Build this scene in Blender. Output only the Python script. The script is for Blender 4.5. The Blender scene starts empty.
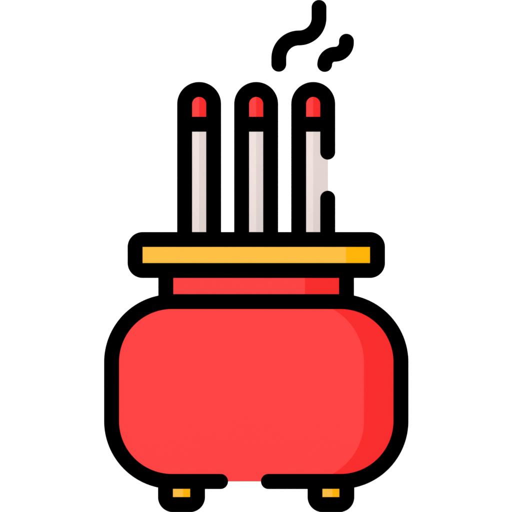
import bpy, bmesh, math

# One unit of the drawing = 1 mm.  X to the right, Z up, the front faces -Y.
S = 0.001
def X(px): return (px - 256.0) * S
def Z(py): return (512.0 - py) * S

scene = bpy.context.scene
col = scene.collection

# ------------------------------------------------------------------ materials
def lin(c):
    c /= 255.0
    return c / 12.92 if c <= 0.04045 else ((c + 0.055) / 1.055) ** 2.4

LIGHT = 1.40            # how bright a white card facing the lamp renders (1 = screen white)
def paint(name, rgb, k=LIGHT, grain=0.0):
    """matt enamel: even colour with a very faint procedural grain"""
    m = bpy.data.materials.new(name)
    m.use_nodes = True
    nt = m.node_tree
    b = nt.nodes['Principled BSDF']
    col_ = [min(0.95, lin(c) / k) for c in rgb]
    b.inputs['Roughness'].default_value = 1.0
    b.inputs['Specular IOR Level'].default_value = 0.0
    tc = nt.nodes.new('ShaderNodeTexCoord')
    nz = nt.nodes.new('ShaderNodeTexNoise')
    nz.inputs['Scale'].default_value = 400.0
    mx = nt.nodes.new('ShaderNodeMix'); mx.data_type = 'RGBA'
    nt.links.new(tc.outputs['Object'], nz.inputs['Vector'])
    nt.links.new(nz.outputs['Fac'], mx.inputs['Factor'])
    mx.inputs['A'].default_value = [c * (1 - grain) for c in col_] + [1]
    mx.inputs['B'].default_value = [c * (1 + grain) for c in col_] + [1]
    nt.links.new(mx.outputs['Result'], b.inputs['Base Color'])
    return m

M = dict(
    black=paint('matt_black', (0, 0, 0)),
    red=paint('red_enamel', (255, 69, 69)),
    shade_red=paint('shaded_red_enamel', (249, 46, 46)),  # the red again, with the drawing's shade put into the colour
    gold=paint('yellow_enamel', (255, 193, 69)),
    shade_gold=paint('shaded_yellow_enamel', (255, 181, 9)),  # shaded copy of the yellow, for right-hand sides
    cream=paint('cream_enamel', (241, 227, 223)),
    shade_cream=paint('shaded_cream_enamel', (228, 215, 211)),  # cream darkened as drawn shade on the shafts
    table=paint('grey_paper', (188, 188, 188), 1.05),
    white=paint('white_paper', (255, 255, 255), 1.05),
)

# ------------------------------------------------------------------ helpers
def link_mesh(name, bm, mat, parent=None, smooth=False):
    bmesh.ops.remove_doubles(bm, verts=bm.verts, dist=1e-7)
    bmesh.ops.recalc_face_normals(bm, faces=bm.faces)
    me = bpy.data.meshes.new(name)
    bm.to_mesh(me); bm.free()
    me.materials.append(mat)
    if smooth:
        for p in me.polygons: p.use_smooth = True
    o = bpy.data.objects.new(name, me)
    col.objects.link(o)
    if parent is not None:
        o.parent = parent
    return o

def slab(name, outline, front, back, mat, parent, org=(0, 0), label=None):
    """solid slab: closed outline in drawing units, from depth `front` to depth `back`"""
    bm = bmesh.new()
    ox, oz = org
    rings = []
    for d in (front, back):
        rings.append([bm.verts.new((X(x) - ox, d * S, Z(y) - oz)) for x, y in outline])
    n = len(outline)
    bm.faces.new(rings[0]); bm.faces.new(rings[1][::-1])
    for i in range(n):
        j = (i + 1) % n
        bm.faces.new((rings[0][i], rings[1][i], rings[1][j], rings[0][j]))
    o = link_mesh(name, bm, mat, parent)
    if label: o['label'] = label
    return o

def arc(cx, cy, r, a0, a1, n=28):
    """angles in degrees, 0 = right, 90 = down (drawing y runs down)"""
    return [(cx + r * math.cos(math.radians(a0 + (a1 - a0) * i / n)),
             cy + r * math.sin(math.radians(a0 + (a1 - a0) * i / n))) for i in range(n + 1)]

def rect(x0, y0, x1, y1): return [(x0, y0), (x1, y0), (x1, y1), (x0, y1)]

def rrect(x0, y0, x1, y1, r, n=28):
    return (arc(x1 - r, y0 + r, r, -90, 0, n) + arc(x1 - r, y1 - r, r, 0, 90, n) +
            arc(x0 + r, y1 - r, r, 90, 180, n) + arc(x0 + r, y0 + r, r, 180, 270, n))

W = 7.5                                     # half the width of the black line
# a path is a list of (x, y, nx, ny): a point and its unit normal
def P_line(x0, y0, x1, y1, n=1):
    L = math.hypot(x1 - x0, y1 - y0); tx, ty = (x1 - x0) / L, (y1 - y0) / L
    return [(x0 + (x1 - x0) * i / n, y0 + (y1 - y0) * i / n, -ty, tx) for i in range(n + 1)]

def P_arc(cx, cy, r, a0, a1, n=28):
    s = 1 if a1 > a0 else -1
    out = []
    for i in range(n + 1):
        a = math.radians(a0 + (a1 - a0) * i / n)
        c, d = math.cos(a), math.sin(a)
        out.append((cx + r * c, cy + r * d, -c * s, -d * s))
    return out

def bars(bm, path, front, back, cap0, cap1, closed, org, bev=1.0):
    """a flat black bar that follows a path, softly rounded on its front and back edges"""
    ox, oz = org
    q = []
    for k in range(5):
        a = math.pi / 2 * k / 4
        q.append((bev * (1 - math.sin(a)), bev * (1 - math.cos(a))))   # inset, depth from face
    q = q[::-1]                                                        # from the face outwards
    layers = [(i0, front + d0) for d0, i0 in [(a, b) for a, b in q]][::-1]
    layers = [(bev * (1 - math.sin(t)), front + bev * (1 - math.cos(t))) for t in
              [math.pi / 2 * k / 4 for k in range(5)]]
    layers += [(i0, back - (d0 - front)) for i0, d0 in layers[::-1]]
    rows = []
    for inset, d in layers:
        w = W - inset
        L, R = [], []
        def add(x, y, nx, ny, h):
            L.append(bm.verts.new((X(x + nx * h) - ox, d * S, Z(y + ny * h) - oz)))
            R.append(bm.verts.new((X(x - nx * h) - ox, d * S, Z(y - ny * h) - oz)))
        N = 14
        if cap0:
            x, y, nx, ny = path[0]; tx, ty = ny, -nx
            for k in range(N, 0, -1):
                a = math.pi / 2 * k / N
                add(x - tx * w * math.sin(a), y - ty * w * math.sin(a), nx, ny, w * math.cos(a))
        for x, y, nx, ny in path: add(x, y, nx, ny, w)
        if cap1:
            x, y, nx, ny = path[-1]; tx, ty = ny, -nx
            for k in range(1, N + 1):
                a = math.pi / 2 * k / N
                add(x + tx * w * math.sin(a), y + ty * w * math.sin(a), nx, ny, w * math.cos(a))
        rows.append((L, R))
    n = len(rows[0][0])
    rng = range(n) if closed else range(n - 1)
    def f(*v):
        try: bm.faces.new(v)
        except ValueError: pass
    for i in rng:
        j = (i + 1) % n
        L, R = rows[0]; f(L[i], L[j], R[j], R[i])
        L, R = rows[-1]; f(L[i], R[i], R[j], L[j])
        for a, b in zip(rows, rows[1:]):
            f(a[0][i], b[0][i], b[0][j], a[0][j])
            f(a[1][i], a[1][j], b[1][j], b[1][i])
    if not closed:
        for e in (0, -1):
            for a, b in zip(rows, rows[1:]):
                f(a[0][e], a[1][e], b[1][e], b[0][e])

def border(name, paths, front, back, parent, org=(0, 0), label=None):
    bm = bmesh.new()
    for path, c0, c1, closed in paths:
        bars(bm, path, front, back, c0, c1, closed, org)
    bmesh.ops.dissolve_degenerate(bm, dist=1e-7, edges=bm.edges)
    o = link_mesh(name, bm, M['black'], parent)
    if label: o['label'] = label
    return o

def empty(name, x, y, label, cat, group=None):
    o = bpy.data.objects.new(name, None)
    col.objects.link(o)
    o.empty_display_size = 0.02
    o.location = (X(x), 0, Z(y))
    o['label'] = label; o['category'] = cat
    if group: o['group'] = group
    return o

# ------------------------------------------------------------------ incense burner
burner = empty('incense_burner', 256, 512,
               'squat red incense burner with black outline, yellow rim and two small yellow feet', 'incense burner')
BO = (0.0, 0.0)

# body: a rounded red block, its right side shaded by a deeper red inlay, a black line all round with a gap below
bx0, bx1, by0, by1, br = 111.6, 400.9, 301.6, 481.2, 60.5
BD = 60
body = slab('body', rrect(bx0, by0, bx1, by1, br, 40), -BD, BD, M['red'], burner)
shade_shape = (arc(303.6, 362.1, 60.4, -61.0, 0, 30) + arc(303.6, 420.8, 60.4, 0, 61.0, 30) +
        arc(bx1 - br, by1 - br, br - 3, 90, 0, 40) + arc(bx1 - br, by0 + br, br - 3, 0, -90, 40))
slab('shade_inlay', shade_shape, -BD - .5, BD + .5, M['shade_red'], body, label='drawn shade in deeper red, curving down the right side')  # icon shading as a coloured inlay
pth = (P_line(220.6, 481.4, bx0 + br, 481.4) + P_arc(bx0 + br, 481.4 - br, br, 90, 180, 40) +
       P_arc(bx0 + br, by0 + br, br, 180, 270, 40) + P_arc(bx1 - br, by0 + br, br, 270, 360, 40) +
       P_arc(bx1 - br, 481.4 - br, br, 0, 90, 40) + P_line(bx1 - br, 481.4, 268.4, 481.4))
border('outline', [(pth, True, True, False)], -BD - 3, BD + 3, body,
       label='thick black outline with a gap at the bottom')

# neck
ND = 58
neck = slab('neck', rect(166, 271, 346.4, 301), -ND, ND, M['red'], burner)
slab('shade_inlay', rect(305, 271.5, 345.8, 300.5), -ND - .5, ND + .5, M['shade_red'], neck, label='drawn shade in deeper red on the right end of the neck')  # shading of the neck, painted as deeper red
for x in (165.85, 346.5):
    border('outline', [(P_line(x, 271, x, 301), False, False, False)], -ND - 2, ND + 2, neck)

# rim
RD = 64
rim = slab('rim', rect(135, 239.5, 377.5, 270.5), -RD, RD, M['gold'], burner, label='yellow rim plate outlined in black')
slab('shade_inlay', rect(346, 240, 377, 270), -RD - .5, RD + .5, M['shade_gold'], rim, label='drawn shade in amber on the right end of the rim')  # rim shading drawn in a darker yellow
x0, x1, y0, y1, r = 135.15, 377.45, 239.5, 270.5, 7.5
pth = (P_arc(x1 - r, y0 + r, r, -90, 0, 16) + P_arc(x1 - r, y1 - r, r, 0, 90, 16) +
       P_arc(x0 + r, y1 - r, r, 90, 180, 16) + P_arc(x0 + r, y0 + r, r, 180, 270, 16))
border('outline', [(pth, False, False, True)], -RD - 3, RD + 3, rim)

# feet
FD = 59
for x0, x1, xs in ((165.5, 197.6, 183.0), (315.0, 346.8, 332.3)):
    foot = slab('foot', rect(x0 + .4, 482, x1 - .4, 504), -FD, FD, M['gold'], burner)
    slab('shade_inlay', rect(xs, 482.5, x1 - .8, 503.5), -FD - .5, FD + .5, M['shade_gold'], foot, label='drawn shade in amber on the right half')  # foot shading, put into the colour
    yb = 504.5
    pth = (P_line(x0, 482, x0, yb - r) + P_arc(x0 + r, yb - r, r, 180, 90, 16) +
           P_arc(x1 - r, yb - r, r, 90, 0, 16) + P_line(x1, yb - r, x1, 482))
    border('outline', [(pth, False, False, False)], -FD - 2, FD + 2, foot)

# ------------------------------------------------------------------ incense sticks
SD = 18
def stick(cx, label, gap=False):
    t = empty('incense_stick', cx, 232, label, 'incense stick', 'incense sticks standing in the burner')
    org = (X(cx), Z(232))
    x0, x1, yc, rr = cx - 14.5, cx + 14.7, 104.0, 14.5
    shaft = slab('shaft', rect(x0, 124.2, x1 - .4, 232.0), -SD, SD, M['cream'], t, org)
    slab('shade_inlay', rect(cx - .1, 124.7, x1, 231.8), -SD - .5, SD + .5, M['shade_cream'], shaft, org,
         label='drawn shade, slightly darker, on the right half')  # shaded side of the shaft, done in colour
    tip = slab('tip', arc(cx, yc, 13, 180, 360, 30) + [(cx + 13, 124.2), (cx - 13, 124.2)], -SD, SD, M['red'], t, org,
               label='red tip with a domed end')
    slab('shade_inlay', arc(cx, yc, 12.5, 270, 360, 30) + [(cx + 12.5, 123.7), (cx, 123.7)], -SD - .5, SD + .5, M['shade_red'], tip, org,
         label='drawn shade in deeper red on the right half')  # shaded side of the tip, painted in
    border('collar', [(P_line(cx - 14, 124.25, cx + 14, 124.25), False, False, False)], -SD - 2, SD + 2, t, org)
    if not gap:
        pth = (P_line(cx - rr, 232, cx - rr, yc) + P_arc(cx, yc, rr, 180, 360, 40) + P_line(cx + rr, yc, cx + rr, 232))
        ps = [(pth, False, False, False)]
    else:
        pth = (P_line(cx - rr, 232, cx - rr, yc) + P_arc(cx, yc, rr, 180, 360, 40) + P_line(cx + rr, yc, cx + rr, 152.2))
        ps = [(pth, False, True, False), (P_line(cx + rr, 198.2, cx + rr, 232), True, False, False)]
    border('outline', ps, -SD - 3, SD + 3, t, org,
           label='black outline broken by a gap on the right' if gap else None)
    return t

def copy_tree(o, parent=None):
    c = o.copy(); col.objects.link(c); c.parent = parent
    for ch in list(o.children): copy_tree(ch, c)
    return c

s1 = stick(199.15, 'leftmost red tipped cream incense stick, the one farthest from the smoke')
s2 = copy_tree(s1)
s2.location.x = X(256.15)
s2['label'] = 'middle red tipped cream incense stick, with another stick on either side'
s3 = stick(313.2, 'red tipped cream incense stick below the smoke, its black right outline broken by a gap', gap=True)

# ------------------------------------------------------------------ smoke: two round black curls in the air
def curl(name, pts, label):
    bm = bmesh.new()
    N = 14
    seq = []
    x, y, nx, ny = pts[0]; tx, ty = ny, -nx
    for k in range(N, 0, -1):
        a = math.pi / 2 * k / N
        seq.append((x - tx * W * math.sin(a), y - ty * W * math.sin(a), nx, ny, W * math.cos(a)))
    seq += [(x, y, nx, ny, W) for x, y, nx, ny in pts]
    x, y, nx, ny = pts[-1]; tx, ty = ny, -nx
    for k in range(1, N + 1):
        a = math.pi / 2 * k / N
        seq.append((x + tx * W * math.sin(a), y + ty * W * math.sin(a), nx, ny, W * math.cos(a)))
    bxm, bzm = X(pts[-1][0]), Z(pts[-1][1])
    K = 32
    rings = []
    for x, y, nx, ny, w in seq:
        rings.append([bm.verts.new((X(x + nx * w * math.cos(2 * math.pi * k / K)) - bxm,
                                    w * math.sin(2 * math.pi * k / K) * S,
                                    Z(y + ny * w * math.cos(2 * math.pi * k / K)) - bzm)) for k in range(K)])
    for a, b in zip(rings, rings[1:]):
        for k in range(K):
            j = (k + 1) % K
            bm.faces.new((a[k], a[j], b[j], b[k]))
    bmesh.ops.remove_doubles(bm, verts=bm.verts, dist=1e-7)
    o = link_mesh(name, bm, M['black'], None, smooth=True)
    o.location = (bxm, 0, bzm)
    o['label'] = label; o['category'] = 'smoke'; o['group'] = 'curls of smoke above the sticks'
    return o

big = (P_line(319, 7.5, 319, 18) + P_arc(299, 18, 20, 0, 90, 30)[1:] +
       P_arc(299, 58.2, 20.2, 270, 180, 30)[1:] + P_line(278.8, 58.2, 278.8, 64.3)[1:])
curl('smoke_curl', big, 'longer, taller black curl of smoke, left of the short one')
small = (P_line(346.4, 41.3, 346.4, 42.8) + P_arc(334.9, 42.8, 11.5, 0, 90, 24)[1:] +
         P_arc(334.9, 64.5, 10.2, 270, 180, 24)[1:])
curl('smoke_curl', small, 'shorter, lower black curl of smoke, above the stick with the broken outline')

# ------------------------------------------------------------------ white paper sweep: table and backdrop
def sheet(name, co, mat):
    bm = bmesh.new()
    bm.faces.new([bm.verts.new(c) for c in co])
    o = link_mesh(name, bm, mat)
    o['kind'] = 'structure'
    return o
sheet('ground', [(-4, -5, 0), (4, -5, 0), (4, .1, 0), (-4, .1, 0)], M['table'])
sheet('backdrop', [(-4, .1, 0), (4, .1, 0), (4, .1, 4), (-4, .1, 4)], M['white'])

# ------------------------------------------------------------------ light
w = bpy.data.worlds.new('World'); scene.world = w; w.use_nodes = True
bg = w.node_tree.nodes['Background']
bg.inputs['Color'].default_value = (1, 1, 1, 1)
bg.inputs['Strength'].default_value = 0.08
ld = bpy.data.lights.new('softbox', 'AREA')
ld.shape = 'DISK'; ld.size = 0.3
D = 150.0
ld.energy = 1.25 * math.pi ** 2 * D * D
lo = bpy.data.objects.new('softbox', ld); col.objects.link(lo)
lo.location = (0, -D, 0.256); lo.rotation_euler = (math.radians(90), 0, 0)

# ------------------------------------------------------------------ camera
cd = bpy.data.cameras.new('camera'); cd.type = 'ORTHO'; cd.ortho_scale = 0.512
cd.clip_start = 0.05; cd.clip_end = 200
co = bpy.data.objects.new('camera', cd); col.objects.link(co)
co.location = (0, -2.5, 0.256); co.rotation_euler = (math.radians(90), 0, 0)
scene.camera = co
scene.view_settings.view_transform = 'Standard'
scene.view_settings.look = 'None'
scene.view_settings.exposure = 0
scene.view_settings.gamma = 1
